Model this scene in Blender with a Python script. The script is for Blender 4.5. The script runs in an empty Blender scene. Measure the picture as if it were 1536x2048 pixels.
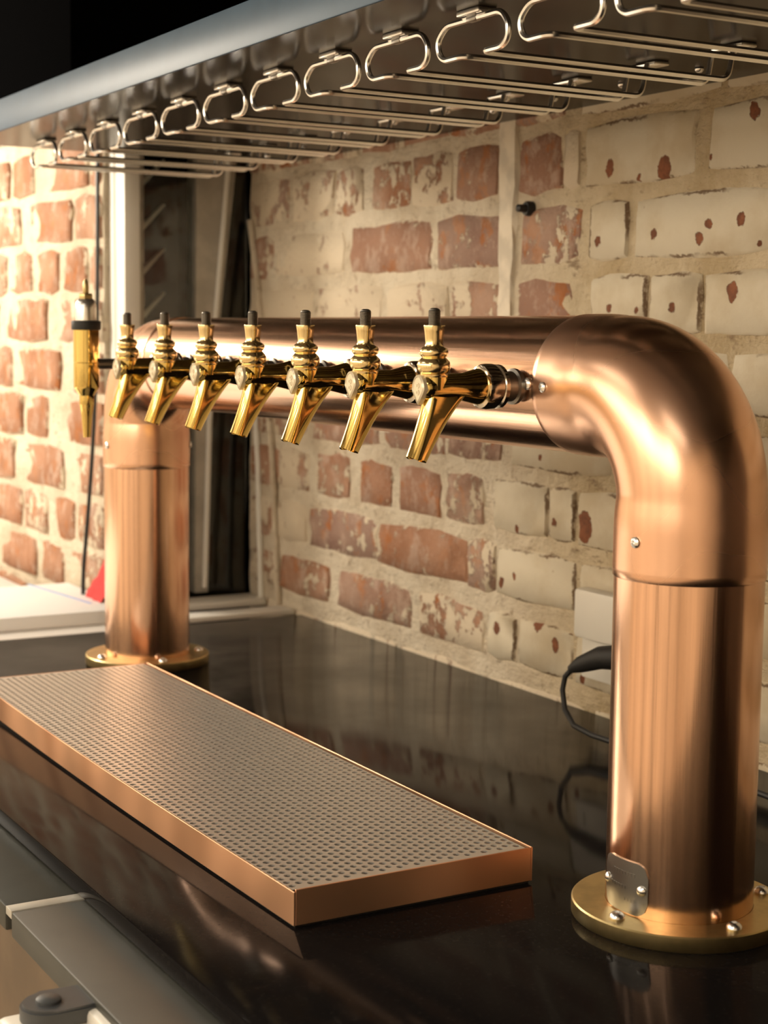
import bpy, bmesh, math, random
from mathutils import Vector, Matrix, noise
random.seed(7)
S = bpy.context.scene
C = S.collection
PI = math.pi

# ------------------------------------------------------------------ camera
CAM = Vector((-0.77518, -0.89403, 0.42456))
cr = Vector((0.86532291, -0.5010839, 0.01145405))
cu = Vector((0.04484316, 0.10016024, 0.99396027))
cf = Vector((0.49920473, 0.85958295, -0.10914113))
cd = bpy.data.cameras.new('camera')
cd.sensor_fit = 'VERTICAL'; cd.sensor_height = 36.0; cd.lens = 57.015
cd.clip_start = 0.02; cd.clip_end = 60
cd.dof.use_dof = True; cd.dof.focus_distance = 1.33; cd.dof.aperture_fstop = 9.0
cam = bpy.data.objects.new('camera', cd); C.objects.link(cam)
cam.matrix_world = Matrix(((cr.x, cu.x, -cf.x, CAM.x), (cr.y, cu.y, -cf.y, CAM.y), (cr.z, cu.z, -cf.z, CAM.z), (0, 0, 0, 1)))
S.camera = cam

# ------------------------------------------------------------------ world, lights, exposure
S.view_settings.view_transform = 'Standard'
S.view_settings.look = 'None'
S.view_settings.exposure = -0.06
S.view_settings.gamma = 1.0
S.view_settings.use_curve_mapping = False
w = bpy.data.worlds.new('world'); S.world = w; w.use_nodes = True
w.node_tree.nodes['Background'].inputs['Color'].default_value = (0.05, 0.04, 0.03, 1)
w.node_tree.nodes['Background'].inputs['Strength'].default_value = 1.0

def area(name, loc, target, sx, sy, power, col):
    l = bpy.data.lights.new(name, 'AREA'); l.shape = 'RECTANGLE'; l.size = sx; l.size_y = sy
    l.energy = power; l.color = col
    o = bpy.data.objects.new(name, l); C.objects.link(o); o.location = loc
    o.rotation_euler = (Vector(target) - Vector(loc)).to_track_quat('-Z', 'Y').to_euler()
    return o
def bulb(name, loc, power, col, r=0.05):
    l = bpy.data.lights.new(name, 'POINT'); l.energy = power; l.color = col; l.shadow_soft_size = r
    o = bpy.data.objects.new(name, l); C.objects.link(o); o.location = loc
    return o
WARM = (1.0, 0.88, 0.71); NEUT = (1.0, 0.90, 0.78)
bulb('bench_lamp', (-0.55, 1.95, 0.78), 40, (1.0, 0.88, 0.72), 0.10)
area('strip_fill_light', (-2.4, 1.2, 0.95), (0.3, 1.2, 0.30), 5.4, 0.40, 30, WARM)  # unseen strip, added to lift the brick wall and draw the pipe's highlight
for y_ in (-0.8, 0.4, 1.5): bulb('room_bulb', (-2.1, y_, 1.15), 4, WARM, 0.045)
area('overhead_fill', (-2.2, -1.3, 1.95), (-3.2, -1.3, 0.4), 1.4, 0.8, 130, WARM)  # unseen overhead fills, added to brighten the walls mirrored in the copper
area('overhead_fill', (-1.8, 3.2, 1.95), (-1.8, 4.0, 0.3), 1.4, 0.8, 80, WARM)  # added to brighten the far wall for the crossbar's reflection
area('overhead_fill', (-2.2, 1.5, 1.95), (-3.2, 1.5, 0.4), 1.4, 0.8, 130, WARM)

# ------------------------------------------------------------------ node helpers
class NT:
    def __init__(s, name):
        s.m = bpy.data.materials.new(name); s.m.use_nodes = True
        s.t = s.m.node_tree; s.b = s.t.nodes['Principled BSDF']
    def n(s, typ, **kw):
        nd = s.t.nodes.new(typ)
        for k, v in kw.items():
            if k.startswith('i_'):
                key = k[2:]; key = int(key) if key.isdigit() else key
                nd.inputs[key].default_value = v
            else: setattr(nd, k, v)
        return nd
    def l(s, a, b): s.t.links.new(a, b)
    def set(s, **kw):
        for k, v in kw.items(): s.b.inputs[k.replace('_', ' ')].default_value = v
    def math(s, op, a, b=None, clamp=False):
        nd = s.n('ShaderNodeMath', operation=op, use_clamp=clamp)
        for i, v in enumerate((a, b)):
            if v is None: continue
            if isinstance(v, (int, float)): nd.inputs[i].default_value = v
            else: s.l(v, nd.inputs[i])
        return nd.outputs[0]
    def mix(s, fac, a, b):
        nd = s.n('ShaderNodeMix', data_type='RGBA')
        for i, v in ((0, fac), (6, a), (7, b)):
            if isinstance(v, (int, float, tuple)): nd.inputs[i].default_value = v if not isinstance(v, tuple) else (*v, 1)
            else: s.l(v, nd.inputs[i])
        return nd.outputs[2]
    def pos(s): return s.n('ShaderNodeNewGeometry').outputs['Position']
    def obj(s): return s.n('ShaderNodeTexCoord').outputs['Object']
    def scale(s, v, sc):
        nd = s.n('ShaderNodeVectorMath', operation='MULTIPLY'); s.l(v, nd.inputs[0]); nd.inputs[1].default_value = sc
        return nd.outputs[0]
    def noise(s, v, sc, det=4, rough=0.55):
        nd = s.n('ShaderNodeTexNoise'); s.l(v, nd.inputs['Vector'])
        nd.inputs['Scale'].default_value = sc; nd.inputs['Detail'].default_value = det; nd.inputs['Roughness'].default_value = rough
        return nd
    def ramp(s, v, a, b):   # smooth 0..1 between a and b
        nd = s.n('ShaderNodeMapRange', interpolation_type='SMOOTHSTEP'); s.l(v, nd.inputs[0])
        nd.inputs[1].default_value = a; nd.inputs[2].default_value = b
        return nd.outputs[0]
    def bump(s, h, dist, st=1.0):
        nd = s.n('ShaderNodeBump'); s.l(h, nd.inputs['Height']); nd.inputs['Distance'].default_value = dist; nd.inputs['Strength'].default_value = st
        s.l(nd.outputs[0], s.b.inputs['Normal'])

def plain(name, col, rough=0.5, metal=0.0, spec=None, bump=0, bscale=200, var=0.0):
    m = NT(name); m.set(Base_Color=(*col, 1), Roughness=rough, Metallic=metal)
    if spec is not None: m.b.inputs['Specular IOR Level'].default_value = spec
    if bump or var:
        nz = m.noise(m.obj(), bscale).outputs[0]
        if bump: m.bump(nz, bump)
        if var:
            m.l(m.mix(m.ramp(nz, 0.35, 0.65), tuple(c * (1 - var) for c in col), tuple(min(1, c * (1 + var)) for c in col)), m.b.inputs['Base Color'])
    return m.m

def copper(name, col, r0, r1, streak=True, stain=0.25):
    m = NT(name); m.set(Metallic=1.0)
    o = m.obj()
    st = m.noise(m.scale(o, (60, 60, 1.2)), 1.0, 5).outputs[0] if streak else m.noise(o, 12, 0).outputs[0]
    big = m.noise(m.scale(o, (9, 9, 3.0)), 1.0, 4 if streak else 1).outputs[0]
    m.l(m.mix(m.ramp(big, 0.45, 0.75), col, (col[0] * (1 - stain), col[1] * (1 - stain * 1.25), col[2] * (1 - stain * 1.4))), m.b.inputs['Base Color'])
    mr = m.n('ShaderNodeMapRange'); m.l(st, mr.inputs[0]); mr.inputs[1].default_value = 0.3; mr.inputs[2].default_value = 0.7
    mr.inputs[3].default_value = r0; mr.inputs[4].default_value = r1
    m.l(mr.outputs[0], m.b.inputs['Roughness'])
    if streak: m.bump(st, 0.0007, 0.55)
    else: m.bump(m.noise(o, 14, 0).outputs[0], 0.004, 0.35)
    return m.m

M = {}
M['copper'] = copper('drawn_copper', (0.88, 0.56, 0.39), 0.13, 0.24)
M['copper_elbow'] = copper('formed_copper', (0.88, 0.55, 0.38), 0.22, 0.32, False, 0.2)
M['copper_tray'] = copper('folded_copper', (0.92, 0.56, 0.35), 0.42, 0.55, False, 0.35)
M['brass'] = plain('polished_brass', (0.86, 0.64, 0.22), 0.07, 1.0)
M['brass_dull'] = plain('brushed_brass', (0.62, 0.49, 0.24), 0.38, 1.0, var=0.12, bscale=40)
M['brass_pale'] = plain('satin_pale_brass', (0.86, 0.68, 0.36), 0.18, 1.0)
M['chrome'] = plain('chrome', (0.90, 0.89, 0.87), 0.24, 1.0)
M['nickel'] = plain('polished_nickel', (0.74, 0.66, 0.55), 0.12, 1.0)
M['steel_stud'] = plain('threaded_steel', (0.32, 0.30, 0.27), 0.35, 1.0)
M['badge'] = plain('badge_enamel', (0.80, 0.72, 0.55), 0.25, 0.3)
M['black'] = plain('black_plastic', (0.012, 0.012, 0.012), 0.35)
M['rubber'] = plain('black_rubber', (0.015, 0.014, 0.013), 0.6)
M['white_plastic'] = plain('white_plastic', (0.78, 0.75, 0.68), 0.35)
M['white_bench'] = plain('white_laminate', (0.86, 0.85, 0.82), 0.4)
M['paper'] = plain('paper', (0.88, 0.88, 0.87), 0.8)
M['blue'] = plain('blue_print', (0.25, 0.42, 0.75), 0.7)
M['red'] = plain('red_cloth', (0.55, 0.03, 0.03), 0.75, bump=0.002, bscale=60)
M['frame_alu'] = plain('aged_aluminium', (0.46, 0.44, 0.39), 0.42, 0.35, var=0.1, bscale=30)
M['frame_white'] = plain('white_paint', (0.82, 0.80, 0.74), 0.45)
M['plate'] = plain('nickel_plate', (0.34, 0.33, 0.31), 0.36, 1.0)
M['fridge_black'] = plain('grey_plastic_hinge', (0.06, 0.065, 0.07), 0.45)
M['wood_dark'] = plain('dark_wood', (0.05, 0.03, 0.018), 0.5, var=0.3, bscale=8)
M['brown_panel'] = plain('brown_panel', (0.11, 0.075, 0.045), 0.45, var=0.12, bscale=14)
M['unlit_black'] = plain('unlit_room_black', (0.0015, 0.0015, 0.0016), 0.9, spec=0.0)  # near-black colour stands in for the unlit upper room and the night outside
M['plaster'] = plain('room_plaster', (0.74, 0.66, 0.54), 0.9, var=0.15, bscale=3)
M['plaster_strip'] = plain('pale_plaster', (0.70, 0.62, 0.50), 0.9, var=0.12, bscale=30)
M['ceiling'] = plain('ceiling_paint', (0.10, 0.085, 0.07), 0.9)
M['floorboard'] = plain('pale_floor', (0.50, 0.41, 0.31), 0.45, var=0.2, bscale=6)
M['perf'] = plain('perforated_steel', (0.70, 0.69, 0.66), 0.40, 0.8)
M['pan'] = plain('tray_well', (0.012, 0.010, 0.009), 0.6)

def m_steel(name, col, rough, streak):
    m = NT(name); m.set(Metallic=1.0, Base_Color=(*col, 1))
    st = m.noise(m.scale(m.obj(), streak), 1.0, 4).outputs[0]
    mr = m.n('ShaderNodeMapRange'); m.l(st, mr.inputs[0]); mr.inputs[3].default_value = rough * 0.75; mr.inputs[4].default_value = rough * 1.25
    m.l(mr.outputs[0], m.b.inputs['Roughness']); m.bump(st, 0.0003, 0.4)
    return m.m
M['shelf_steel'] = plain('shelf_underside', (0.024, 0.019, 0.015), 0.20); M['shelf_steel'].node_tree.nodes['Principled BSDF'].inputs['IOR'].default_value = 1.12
M['fascia'] = plain('fascia_blue_grey', (0.046, 0.085, 0.135), 0.40, 0.0, var=0.06, bscale=20); M['fascia'].node_tree.nodes['Principled BSDF'].inputs['IOR'].default_value = 1.12
M['bench_steel'] = plain('cabinet_grey_top', (0.050, 0.051, 0.043), 0.45, 0.2, var=0.08, bscale=20)

def m_counter():
    m = NT('black_polished_worktop')
    nz = m.noise(m.pos(), 5, 5, 0.6).outputs[0]; f = m.noise(m.pos(), 260, 2).outputs[0]
    c = m.mix(m.ramp(f, 0.55, 0.75), (0.008, 0.007, 0.007), (0.016, 0.014, 0.013))
    m.l(c, m.b.inputs['Base Color'])
    mr = m.n('ShaderNodeMapRange'); m.l(nz, mr.inputs[0]); mr.inputs[1].default_value = 0.35; mr.inputs[2].default_value = 0.7
    mr.inputs[3].default_value = 0.05; mr.inputs[4].default_value = 0.12
    m.l(mr.outputs[0], m.b.inputs['Roughness']); m.set(IOR=1.07)
    return m.m
M['counter'] = m_counter()

def m_mortar():
    m = NT('lime_mortar'); p = m.pos()
    a = m.noise(p, 9, 6, 0.65).outputs[0]; b = m.noise(p, 60, 5, 0.7).outputs[0]
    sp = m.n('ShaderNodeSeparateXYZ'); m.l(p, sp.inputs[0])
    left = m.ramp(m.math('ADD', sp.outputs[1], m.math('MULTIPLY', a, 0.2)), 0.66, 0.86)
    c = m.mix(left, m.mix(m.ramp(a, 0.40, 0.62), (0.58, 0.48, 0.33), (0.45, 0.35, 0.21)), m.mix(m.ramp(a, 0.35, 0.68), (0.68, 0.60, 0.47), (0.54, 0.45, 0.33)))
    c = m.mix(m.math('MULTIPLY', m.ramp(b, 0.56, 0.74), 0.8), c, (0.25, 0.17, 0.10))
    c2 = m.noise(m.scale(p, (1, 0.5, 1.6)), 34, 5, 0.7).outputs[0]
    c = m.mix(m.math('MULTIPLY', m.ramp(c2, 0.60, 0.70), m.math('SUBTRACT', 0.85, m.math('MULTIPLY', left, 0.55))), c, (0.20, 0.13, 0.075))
    m.l(c, m.b.inputs['Base Color']); m.set(Roughness=0.95)
    m.bump(m.math('ADD', b, c2), 0.006, 1.0)
    return m.m
M['mortar'] = m_mortar()

def edge_dist(m):      # distance in metres from a brick's own edge
    sp = m.n('ShaderNodeSeparateXYZ'); m.l(m.obj(), sp.inputs[0])
    ln = m.n('ShaderNodeAttribute', attribute_type='OBJECT', attribute_name='length').outputs['Fac']
    dy = m.math('MULTIPLY', m.math('SUBTRACT', 0.5, m.math('ABSOLUTE', sp.outputs[1])), ln)
    dz = m.math('MULTIPLY', m.math('SUBTRACT', 0.5, m.math('ABSOLUTE', sp.outputs[2])), 0.064)
    return m.math('MINIMUM', dy, dz)
def m_red_brick():
    m = NT('red_brick_with_limewash'); p = m.pos()
    def attr(k): return m.n('ShaderNodeAttribute', attribute_type='OBJECT', attribute_name=k).outputs['Fac']
    hue, wash = attr('hue'), attr('wash')
    a = m.noise(p, 38, 6, 0.68); fine = m.noise(p, 160, 4, 0.7).outputs[0]
    a = a.outputs[0]
    big = m.noise(p, 14, 4, 0.6).outputs[0]
    red = m.mix(hue, (0.31, 0.135, 0.065), (0.28, 0.165, 0.125))
    red = m.mix(m.ramp(big, 0.42, 0.62), red, m.mix(hue, (0.34, 0.125, 0.045), (0.23, 0.115, 0.085)))
    red = m.mix(m.math('MULTIPLY', m.ramp(fine, 0.56, 0.72), 0.45), red, (0.56, 0.42, 0.33))
    grime = m.noise(m.scale(p, (1, 1.4, 0.7)), 48, 5, 0.75).outputs[0]
    red = m.mix(m.math('MULTIPLY', m.ramp(grime, 0.60, 0.72), 0.6), red, (0.11, 0.055, 0.035))
    spot = m.noise(m.scale(p, (1, 1, 0.8)), 30, 5, 0.65); so = m.n('ShaderNodeSeparateColor'); m.l(spot.outputs['Color'], so.inputs[0])
    red = m.mix(m.ramp(so.outputs[1], 0.54, 0.60), red, (0.36, 0.125, 0.035))
    red = m.mix(m.math('MULTIPLY', m.ramp(so.outputs[2], 0.50, 0.64), 0.75), red, (0.47, 0.33, 0.255))
    haze = m.mix(m.math('MULTIPLY', m.ramp(big, 0.32, 0.66), m.math('ADD', m.math('MULTIPLY', wash, 0.70), 0.12)), red, (0.58, 0.44, 0.34))
    d = edge_dist(m)
    s = m.math('ADD', m.math('MULTIPLY', a, 0.75), m.math('MULTIPLY', m.noise(m.scale(p, (1, 1.0, 0.55)), 21, 3, 0.5).outputs[0], 0.45))
    thr = m.math('SUBTRACT', s, m.math('SUBTRACT', 0.86, m.math('MULTIPLY', wash, 0.5)))
    k = m.ramp(thr, -0.015, 0.03)
    nz2 = m.math('SUBTRACT', m.noise(p, 95, 4, 0.7).outputs[0], 0.5); nz3 = m.math('SUBTRACT', big, 0.5)
    dd = m.math('ADD', d, m.math('ADD', m.math('MULTIPLY', nz2, 0.030), m.math('MULTIPLY', nz3, 0.026)))
    k = m.math('MAXIMUM', k, m.math('SUBTRACT', 1.0, m.ramp(dd, -0.0030, 0.0005)))
    c = m.mix(k, haze, (0.66, 0.56, 0.42))
    m.l(c, m.b.inputs['Base Color']); m.set(Roughness=0.9)
    m.bump(m.math('ADD', fine, m.math('MULTIPLY', k, 0.7)), 0.0025, 0.8)
    return m.m
M['brick_red'] = m_red_brick()

CHIPS = [(0.32, 0.645, 0.0077), (0.38, 0.605, 0.0023), (0.543, 0.607, 0.0074), (0.451, 0.6, 0.0114), (0.493, 0.594, 0.0036), (0.561, 0.529, 0.005), (0.467, 0.533, 0.0046), (0.395, 0.525, 0.0061), (0.381, 0.539, 0.0049), (0.333, 0.542, 0.0063), (0.306, 0.516, 0.0033), (0.342, 0.47, 0.0082), (0.434, 0.456, 0.0051), (0.538, 0.455, 0.0041), (0.491, 0.453, 0.0036), (0.595, 0.458, 0.0038), (0.706, 0.192, 0.0045), (0.631, 0.208, 0.0047), (0.738, 0.123, 0.0056), (0.71, 0.134, 0.0042), (0.745, 0.065, 0.0071), (0.661, 0.084, 0.0089), (0.595, 0.088, 0.0066), (0.625, 0.064, 0.0074), (0.663, 0.282, 0.0034), (0.573, 0.209, 0.0156), (0.569, 0.034, 0.0039), (0.20, 0.62, 0.006), (0.12, 0.53, 0.007), (0.05, 0.46, 0.006), (0.22, 0.20, 0.006), (0.08, 0.14, 0.007)]
def m_painted_brick():
    m = NT('limewashed_brick_with_chips'); p = m.pos()
    a = m.noise(p, 11, 5, 0.6).outputs[0]; b = m.noise(p, 70, 5, 0.7).outputs[0]
    c = m.mix(m.ramp(a, 0.38, 0.66), (0.64, 0.57, 0.44), (0.54, 0.45, 0.31))
    c = m.mix(m.ramp(b, 0.66, 0.80), c, (0.40, 0.29, 0.18))
    d = m.math('ADD', edge_dist(m), m.math('MULTIPLY', m.math('SUBTRACT', m.noise(p, 60, 4, 0.7).outputs[0], 0.5), 0.014))
    gate = m.ramp(m.noise(p, 16, 3, 0.5).outputs[0], 0.38, 0.52)
    crack = m.math('MULTIPLY', gate, m.math('SUBTRACT', 1.0, m.ramp(m.math('ABSOLUTE', m.math('SUBTRACT', d, 0.0012)), 0.0006, 0.0024)))
    c = m.mix(m.math('MULTIPLY', crack, 0.9), c, (0.15, 0.085, 0.042))
    wob = m.noise(p, 95, 5, 0.65).outputs['Color']
    q = m.n('ShaderNodeVectorMath', operation='MULTIPLY_ADD'); m.l(wob, q.inputs[0]); q.inputs[1].default_value = (0.013, 0.013, 0.013)
    m.l(p, q.inputs[2])
    best = None
    for (y, z, r) in CHIPS:
        d = m.n('ShaderNodeVectorMath', operation='SUBTRACT'); m.l(q.outputs[0], d.inputs[0]); d.inputs[1].default_value = (0.345, y + 0.0065, z + 0.0065)
        d2 = m.scale(d.outputs[0], (0.0, 1.15, 0.9))
        ln = m.n('ShaderNodeVectorMath', operation='LENGTH'); m.l(d2, ln.inputs[0])
        v = m.math('SUBTRACT', r * 1.08, ln.outputs['Value'])
        best = v if best is None else m.math('MAXIMUM', best, v)
    k = m.ramp(best, -0.0004, 0.0006)
    redc = m.mix(m.ramp(b, 0.35, 0.65), (0.27, 0.095, 0.04), (0.15, 0.055, 0.025))
    m.l(m.mix(k, c, redc), m.b.inputs['Base Color']); m.set(Roughness=0.85)
    m.bump(m.math('SUBTRACT', m.math('MULTIPLY', b, 0.5), k), 0.0015, 0.9)
    return m.m
M['brick_white'] = m_painted_brick()

def m_glass_dark():
    m = NT('window_glass'); m.set(Base_Color=(0.9, 0.95, 0.93, 1), Roughness=0.02, IOR=1.5)
    m.b.inputs['Transmission Weight'].default_value = 1.0
    return m.m
M['glass'] = m_glass_dark()

# ------------------------------------------------------------------ mesh helpers
def link(name, bm, mat, parent=None, smooth=True, ang=35, loc=None):
    me = bpy.data.meshes.new(name)
    bmesh.ops.recalc_face_normals(bm, faces=bm.faces)
    bm.to_mesh(me); bm.free()
    me.materials.append(M[mat])
    if smooth:
        me.polygons.foreach_set('use_smooth', [True] * len(me.polygons))
        me.set_sharp_from_angle(angle=math.radians(ang))
    o = bpy.data.objects.new(name, me); C.objects.link(o)
    if loc is not None: o.location = loc
    if parent is not None: o.parent = parent
    return o
def copy_obj(o, parent, loc=None):
    c = o.copy(); C.objects.link(c); c.parent = parent
    if loc is not None: c.location = loc
    return c
def tag(o, label, cat, group=None):
    o['label'] = label; o['category'] = cat
    if group: o['group'] = group
    return o
def thing(name, loc, label, cat, group=None):
    o = bpy.data.objects.new(name, None); C.objects.link(o); o.location = loc
    o.empty_display_size = 0.05
    return tag(o, label, cat, group)
def struct(o): o['kind'] = 'structure'; return o

def box(bm, x0, x1, y0, y1, z0, z1, bev=0.0, seg=2):
    vs = [bm.verts.new((x, y, z)) for z in (z0, z1) for y in (y0, y1) for x in (x0, x1)]
    fs = [bm.faces.new([vs[i] for i in q]) for q in ((0, 2, 3, 1), (4, 5, 7, 6), (0, 1, 5, 4), (2, 6, 7, 3), (0, 4, 6, 2), (1, 3, 7, 5))]
    if bev:
        es = {e for f in fs for e in f.edges}
        bmesh.ops.bevel(bm, geom=list(es), offset=bev, segments=seg, profile=0.5, affect='EDGES')
    return bm
def B(*a, **k): return box(bmesh.new(), *a, **k)

def lathe(bm, prof, seg=32, axis='Z', origin=(0, 0, 0), cap=True):
    """prof: list of (radius, height) along axis"""
    O = Vector(origin); rings = []
    for r, h in prof:
        ring = []
        for i in range(seg):
            a = 2 * PI * i / seg
            if axis == 'Z': v = Vector((r * math.cos(a), r * math.sin(a), h))
            elif axis == 'X': v = Vector((h, r * math.cos(a), r * math.sin(a)))
            else: v = Vector((r * math.cos(a), h, r * math.sin(a)))
            ring.append(bm.verts.new(O + v))
        rings.append(ring)
    for A, Bq in zip(rings, rings[1:]):
        for i in range(seg):
            j = (i + 1) % seg
            bm.faces.new((A[i], A[j], Bq[j], Bq[i]))
    if cap:
        bm.faces.new(rings[0]); bm.faces.new(rings[-1])
    return bm
def L(*a, **k): return lathe(bmesh.new(), *a, **k)

def tube(bm, pts, rad, seg=10, closed=False, cap=True):
    pts = [Vector(p) for p in pts]; n = len(pts)
    rads = rad if isinstance(rad, (list, tuple)) else [rad] * n
    rings = []; up = None
    for i, p in enumerate(pts):
        if closed: t = pts[(i + 1) % n] - pts[i - 1]
        else: t = pts[min(i + 1, n - 1)] - pts[max(i - 1, 0)]
        t.normalize()
        if up is None:
            up = Vector((0, 0, 1)) if abs(t.z) < 0.9 else Vector((1, 0, 0))
        a = t.cross(up); a.normalize(); up = a.cross(t); up.normalize()
        rings.append([bm.verts.new(p + rads[i] * (math.cos(2 * PI * k / seg) * a + math.sin(2 * PI * k / seg) * up)) for k in range(seg)])
    pairs = list(zip(rings, rings[1:]))
    if closed: pairs.append((rings[-1], rings[0]))
    for A, Bq in pairs:
        for k in range(seg):
            j = (k + 1) % seg; bm.faces.new((A[k], A[j], Bq[j], Bq[k]))
    if cap and not closed: bm.faces.new(rings[0]); bm.faces.new(rings[-1])
    return bm
def rounded(pts, rad, n=5):
    """polyline with rounded corners"""
    pts = [Vector(p) for p in pts]; out = [pts[0]]
    for a, b, c in zip(pts, pts[1:], pts[2:]):
        r = min(rad, (a - b).length * 0.49, (c - b).length * 0.49)
        p = b + (a - b).normalized() * r; q = b + (c - b).normalized() * r
        for i in range(n + 1):
            t = i / n
            out.append(p * (1 - t) ** 2 + b * 2 * t * (1 - t) + q * t * t)
    out.append(pts[-1]); return out

def screw_bm(r=0.0045, h=0.003):
    bm = L([(r * 0.9, 0), (r, h * 0.2), (r * 0.95, h * 0.55), (r * 0.65, h * 0.9), (r * 0.42, h), (r * 0.38, h * 0.45), (0.0002, h * 0.4)], seg=14)
    return bm
def place(o, loc, normal):
    o.location = loc; o.rotation_euler = Vector(normal).to_track_quat('Z', 'Y').to_euler(); return o

# ------------------------------------------------------------------ structure: room shell
W = 0.3417
FZ = -0.95; CZ = 2.0
struct(link('floor', B(-3.4, 0.6, -3.2, 4.2, FZ - 0.05, FZ), 'floorboard', smooth=False))
struct(link('ceiling', B(-3.4, 0.6, -3.2, 4.2, CZ, CZ + 0.05), 'ceiling', smooth=False))
wf = struct(link('wall_front', B(-3.45, -3.4, -3.2, 4.2, FZ, CZ), 'plaster', smooth=False))
for i, y in enumerate((-2.5, -1.35, -0.2, 0.95, 2.1, 3.25)):
    link('streak_post', B(-3.4, -3.36, y, y + 0.12, FZ, CZ, bev=0.008), 'wood_dark', wf)  # unseen posts, added to streak the copper's reflections
struct(link('wall_back', B(-3.45, 0.6, -3.25, -3.2, FZ, CZ), 'plaster', smooth=False))
struct(link('wall_far', B(-3.45, 0.6, 4.2, 4.25, FZ, CZ), 'plaster', smooth=False))
struct(link('wall_right_near', B(W + 0.006, W + 0.10, -3.2, -0.32, FZ, CZ), 'wood_dark', smooth=False))
struct(link('dark_reflection_panel', B(-0.03, 0.6, -1.75, -1.65, FZ, CZ), 'wood_dark', smooth=False))  # unseen dark panel, added for the dark band mirrored in the near column
struct(link('wall_upper', B(W + 0.001, W + 0.1, -0.32, 1.463, 0.76, CZ), 'unlit_black', smooth=False))  # darkness above the shelf is put into the wall colour

# wall_right: mortar bed with displaced surface, bricks as children
def mortar_sheet(y0, y1, z0, z1, xf, step=0.011, amp=0.0022, depth=0.09):
    bm = bmesh.new(); ny = int((y1 - y0) / step); nz = int((z1 - z0) / step)
    g = []
    for i in range(ny + 1):
        row = []
        for k in range(nz + 1):
            y = y0 + (y1 - y0) * i / ny; z = z0 + (z1 - z0) * k / nz
            d = noise.fractal(Vector((y * 22, z * 22, 3.3)), 0.8, 2.0, 4) * amp + noise.noise(Vector((y * 5, z * 5, 9))) * amp * 0.6
            row.append(bm.verts.new((xf(y) + 0.0022 - d, y, z)))
        g.append(row)
    for i in range(ny):
        for k in range(nz): bm.faces.new((g[i][k], g[i + 1][k], g[i + 1][k + 1], g[i][k + 1]))
    back = [bm.verts.new((xf(y) + depth, y, z)) for y, z in ((y0, z0), (y1, z0), (y1, z1), (y0, z1))]
    bm.faces.new(back)
    rims = ([g[i][0] for i in range(ny + 1)], [g[ny][k] for k in range(nz + 1)], [g[ny - i][nz] for i in range(ny + 1)], [g[0][nz - k] for k in range(nz + 1)])
    for s, rim in enumerate(rims): bm.faces.new(rim + [back[(s + 1) % 4], back[s]])
    return bm
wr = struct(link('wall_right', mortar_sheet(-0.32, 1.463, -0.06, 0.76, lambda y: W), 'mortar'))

def brick_mesh(seed, jit):
    """unit brick: y,z in -.5..+.5, front at x=0 facing -x, ~50 triangles"""
    rnd = random.Random(seed); bm = bmesh.new(); n = 12
    out = []
    per = [(-.5, -.5), (-.17, -.5), (.17, -.5), (.5, -.5), (.5, -.16), (.5, .16), (.5, .5), (.17, .5), (-.17, .5), (-.5, .5), (-.5, .16), (-.5, -.16)]
    for i, (y, z) in enumerate(per):
        k = 0.90 if i % 3 == 0 else 1.0
        out.append((y * (0.985 if k < 1 else 1) + rnd.uniform(-jit, jit), z * (k if k < 1 else 1) + rnd.uniform(-jit, jit) * 1.8))
    a = [bm.verts.new((0.045, y, z)) for y, z in out]
    b = [bm.verts.new((0.0035, y, z)) for y, z in out]
    c = [bm.verts.new((rnd.uniform(-0.0006, 0.0006), y * 0.955, z * 0.90)) for y, z in out]
    for i in range(n):
        j = (i + 1) % n
        bm.faces.new((a[i], a[j], b[j], b[i])); bm.faces.new((b[i], b[j], c[j], c[i]))
    bm.faces.new(c)
    bmesh.ops.recalc_face_normals(bm, faces=bm.faces)
    return bm
BR = {}
for kind, mat in (('red', 'brick_red'), ('white', 'brick_white')):
    BR[kind] = []
    for s in range(6):
        me = bpy.data.meshes.new('brick'); bm = brick_mesh(s * 3 + 11, 0.028 if kind == 'red' else 0.016); bm.to_mesh(me); bm.free()
        me.materials.append(M[mat]); me.polygons.foreach_set('use_smooth', [True] * len(me.polygons)); me.set_sharp_from_angle(angle=math.radians(8))
        BR[kind].append(me)
rb = random.Random(5)
def brick(parent, xf, y0, y1, z0, z1, kind='red', hue=None, wash=None, proud=None):
    o = bpy.data.objects.new('brick', rb.choice(BR[kind])); C.objects.link(o); o.parent = parent
    yc = (y0 + y1) / 2
    o.location = (xf(yc) + (proud if proud is not None else rb.uniform(-0.0014, 0.0010)), yc, (z0 + z1) / 2)
    o.scale = (1, (y1 - y0) * 1.025, (z1 - z0) * 1.05); o.rotation_euler = (rb.uniform(-0.006, 0.006), 0, 0)
    o['length'] = float(y1 - y0); o['hue'] = float(hue if hue is not None else rb.random()); o['wash'] = float(wash if wash is not None else rb.uniform(0.25, 0.75))
    return o
fx = lambda y: W
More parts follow.
